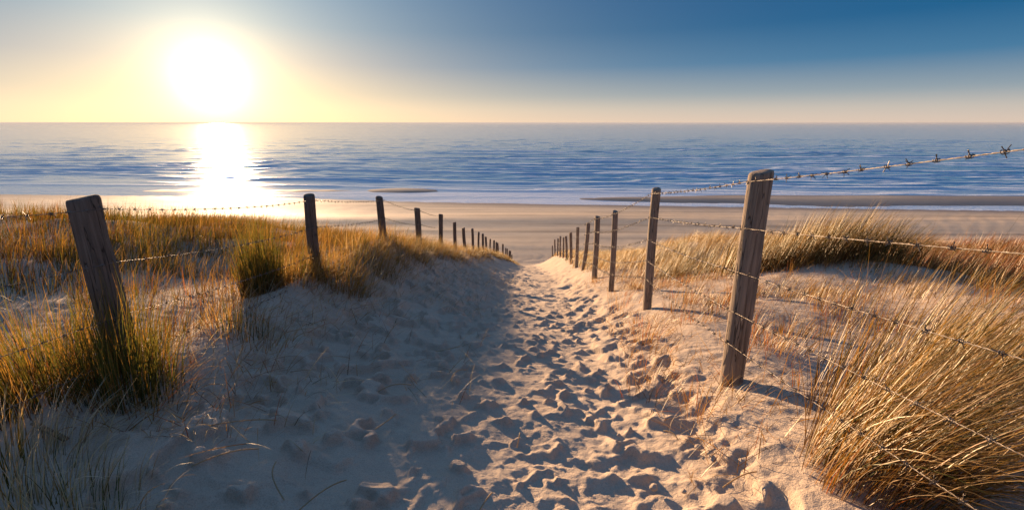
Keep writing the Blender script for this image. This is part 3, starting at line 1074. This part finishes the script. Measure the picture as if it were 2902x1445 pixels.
# rust-coloured patch further right
pts = [(5.4 + 8.5 * g.random(), 5.0 + 5.2 * g.random()) for _ in range(1150)]
field('rust_grass', 'rust red dune grass patch below the clump on the sand mound', g, pts, lambda x, y: .95 if x > 5.75 + abs(y - 6.2) * .35 else .12,
      lambda x, y: {'rust': 6, 'brown': 3, 'gold': 1.5} if nz(x, y, .5, 33) > -.12 else {'gold': 4, 'straw': 2, 'rust': 2, 'olive': 1}, .0058, wind=.8, h0=.5)


# litter: sparse dry blades lying about on the banks
def litter(name, label, g, n, sampler, mix, lmin, lmax, width):
    P, kinds = [], []
    while len(P) < n:
        x, y = sampler()
        P.append((x, y))
    P = np.array(P)
    z = terrain(P[:, 0], P[:, 1]) + .004
    nn = len(P)
    head = g.normal(.25, 1.5, nn)
    t0 = g.uniform(.5, 1.45, nn)
    L = g.uniform(lmin, lmax, nn)
    arr = blades(np.column_stack([P, z]), L, width * g.uniform(.6, 1.3, nn), head, t0, t0 + g.uniform(.1, .9, nn), pick(g, nn, mix), g, 4)
    o = grass_mesh(name, [arr])
    tag(o, label, 'grass', kind='stuff')


def s_right():
    while True:
        y = 1.9 + 8 * g.random() ** 1.1
        x = float(XR(y)) - .55 + 5.5 * g.random() ** 1.3
        if nz(x, y, .9, 17) > -.02 - .2 * (x > 3):
            return x, y


litter('dry_grass', 'sparse dry stems standing on the sunlit sand around the fence', g, 7000, s_right, {'straw': 4, 'gold': 3, 'brown': 1.5, 'rust': 1}, .06, .30, .0042)


def s_crest():
    while True:
        y = 2.2 + 22 * g.random() ** 1.3
        o = g.normal(.25, .45)
        x = float(XL(y)) + o
        if nz(x, y, 1.1, 19) > -.15:
            return x, y


litter('dry_grass', 'dry bleached stems tangled along the crest of the shaded bank', g, 6500, s_crest, {'pale': 4, 'straw': 3, 'gold': 3, 'brown': 1.5, 'rust': 1}, .08, .34, .0048)


def s_bank():
    while True:
        y = 1.4 + 16 * g.random() ** 1.2
        x = float(XL(y)) + .3 + 1.9 * g.random() ** 1.4
        if nz(x, y, .9, 29) > .02:
            return x, y


litter('dry_grass', 'thin grass stems scattered over the shaded sand slope', g, 2300, s_bank, {'pale': 4, 'straw': 2, 'olive': 2, 'brown': 2}, .06, .28, .0042)


def s_hollow():
    while True:
        y = 3.0 + 4.5 * g.random()
        x = float(XL(y)) - .1 - 3.6 * g.random()
        return x, y


litter('dry_grass', 'bleached grass litter in the sandy hollow behind the shaded bank fence', g, 2600, s_hollow, {'straw': 4, 'gold': 3, 'brown': 2, 'olive': 1}, .08, .34, .0050)

# ------------------------------------------------------------------ small things on the sand
def stalk(x, y, ln, ang, lift, seed):
    g2 = np.random.default_rng(seed)
    z = ground_z(x, y)
    t = np.linspace(0, 1, 8)
    px = t * ln * math.cos(ang) + np.sin(t * 3.1) * .03 * g2.normal()
    py = t * ln * math.sin(ang)
    zz = terrain(x + px, y + py) - z + lift * np.sin(t * 2.4) + .006
    V, Q = tube(np.stack([px, py, zz], -1), .0035, 5)
    C = np.tile(np.array([[.42, .33, .21]]), (len(V), 1))
    o = mesh_np('straw_stalk', V, [Q], BLADE, smooth=True, attrs={'tint': C}, loc=(x, y, z))
    tag(o, 'pale broken straw stalk lying loose on the trodden sand', 'stalk', 'loose straw stalks on the path')


for k, (x, y, ln, an) in enumerate([(-.86, 2.55, .22, 1.2), (-1.25, 2.1, .30, -1.0), (.03, 2.42, .12, 1.4), (-1.02, 1.78, .28, .9), (-.18, 1.75, .22, 1.2), (-1.75, 2.35, .35, .3),
                                     (-1.62, 2.0, .3, .5), (-1.0, 3.1, .25, .4), (-.75, 4.2, .3, .8), (1.0, 1.85, .16, .1), (-1.4, 1.75, .25, -.7), (-.5, 3.4, .2, 1.0), (.95, 2.3, .12, 2.0)]):
    stalk(x, y, ln, an, .02 + .012 * (k % 4), 500 + k)


def clod(x, y, r0, seed):
    g2 = np.random.default_rng(seed)
    import bmesh
    bm = bmesh.new()
    bmesh.ops.create_icosphere(bm, subdivisions=2, radius=r0)
    for v in bm.verts:
        v.co *= 1 + .5 * vnoise(np.array([v.co.x / r0 * 1.7 + seed]), np.array([v.co.y / r0 * 1.7 + v.co.z / r0 * 1.3]), seed)[0]
        v.co.z *= .7
    me = bpy.data.meshes.new('sand_clod')
    bm.to_mesh(me)
    bm.free()
    me.materials.append(SAND)
    o = bpy.data.objects.new('sand_clod', me)
    S.collection.objects.link(o)
    o.location = (x, y, ground_z(x, y) + r0 * .2)
    tag(o, 'small lump of damp sand on the sunlit side of the path', 'clod', 'sand lumps on the path')


for k, (x, y, r0) in enumerate([(.72, 1.98, .022), (.84, 1.90, .014), (1.02, 2.2, .018), (.5, 1.72, .016), (.93, 2.62, .02), (.66, 2.5, .012)]):
    clod(x, y, r0, 700 + k)

# a lath lying on the shaded bank
V = np.array([[-.14, -.012, -.004], [.14, -.014, -.004], [.135, .013, -.004], [-.14, .012, -.004], [-.138, -.011, .006], [.138, -.013, .007], [.133, .012, .006], [-.138, .011, .006]])
Q = np.array([[0, 3, 2, 1], [4, 5, 6, 7], [0, 1, 5, 4], [1, 2, 6, 5], [2, 3, 7, 6], [3, 0, 4, 7]])
lath = mesh_np('wood_lath', V, [Q], wood_material('bare_wood', (.20, .13, .07), (.42, .29, .17)), loc=(-2.42, 2.12, ground_z(-2.42, 2.12) + .03))
lath.rotation_euler = (.05, .12, -.35)
tag(lath, 'short pale wooden lath lying on the shaded sand of the bank', 'lath')

# a lone marker stake at the dune foot
V, F = post_mesh('marker_stake', .05, 1.0, 811, .5)
xs, ys = -7.6, 32.0
mk = mesh_np('marker_stake', V, F, WOOD_DARK, smooth=True, loc=(xs, ys, ground_z(xs, ys)))
tag(mk, 'lone dark marker stake on the dune foot above the beach', 'stake')

# ------------------------------------------------------------------ sea haze
def haze():
    x0, x1, y0, y1, z0, z1 = -70000, 70000, -600, 17000, -3.2, 15.9
    V = np.array([[x, y, z] for z in (z0, z1) for y in (y0, y1) for x in (x0, x1)], float)
    Q = np.array([[0, 2, 3, 1], [4, 5, 7, 6], [0, 1, 5, 4], [2, 6, 7, 3], [0, 4, 6, 2], [1, 3, 7, 5]])
    m = bpy.data.materials.new('haze')
    m.use_nodes = True
    t = NT(m.node_tree)
    m.node_tree.nodes.remove(m.node_tree.nodes['Principled BSDF'])
    pv = t.n('ShaderNodeVolumePrincipled')
    pv.inputs['Color'].default_value = (.42, .47, .58, 1)
    pv.inputs['Density'].default_value = .00016
    pv.inputs['Anisotropy'].default_value = .1
    t.l(pv.outputs[0], m.node_tree.nodes['Material Output'].inputs['Volume'])
    o = mesh_np('haze', V, [Q], m)
    tag(o, 'thin pale haze lying over the sea toward the horizon', 'haze', kind='stuff')


haze()
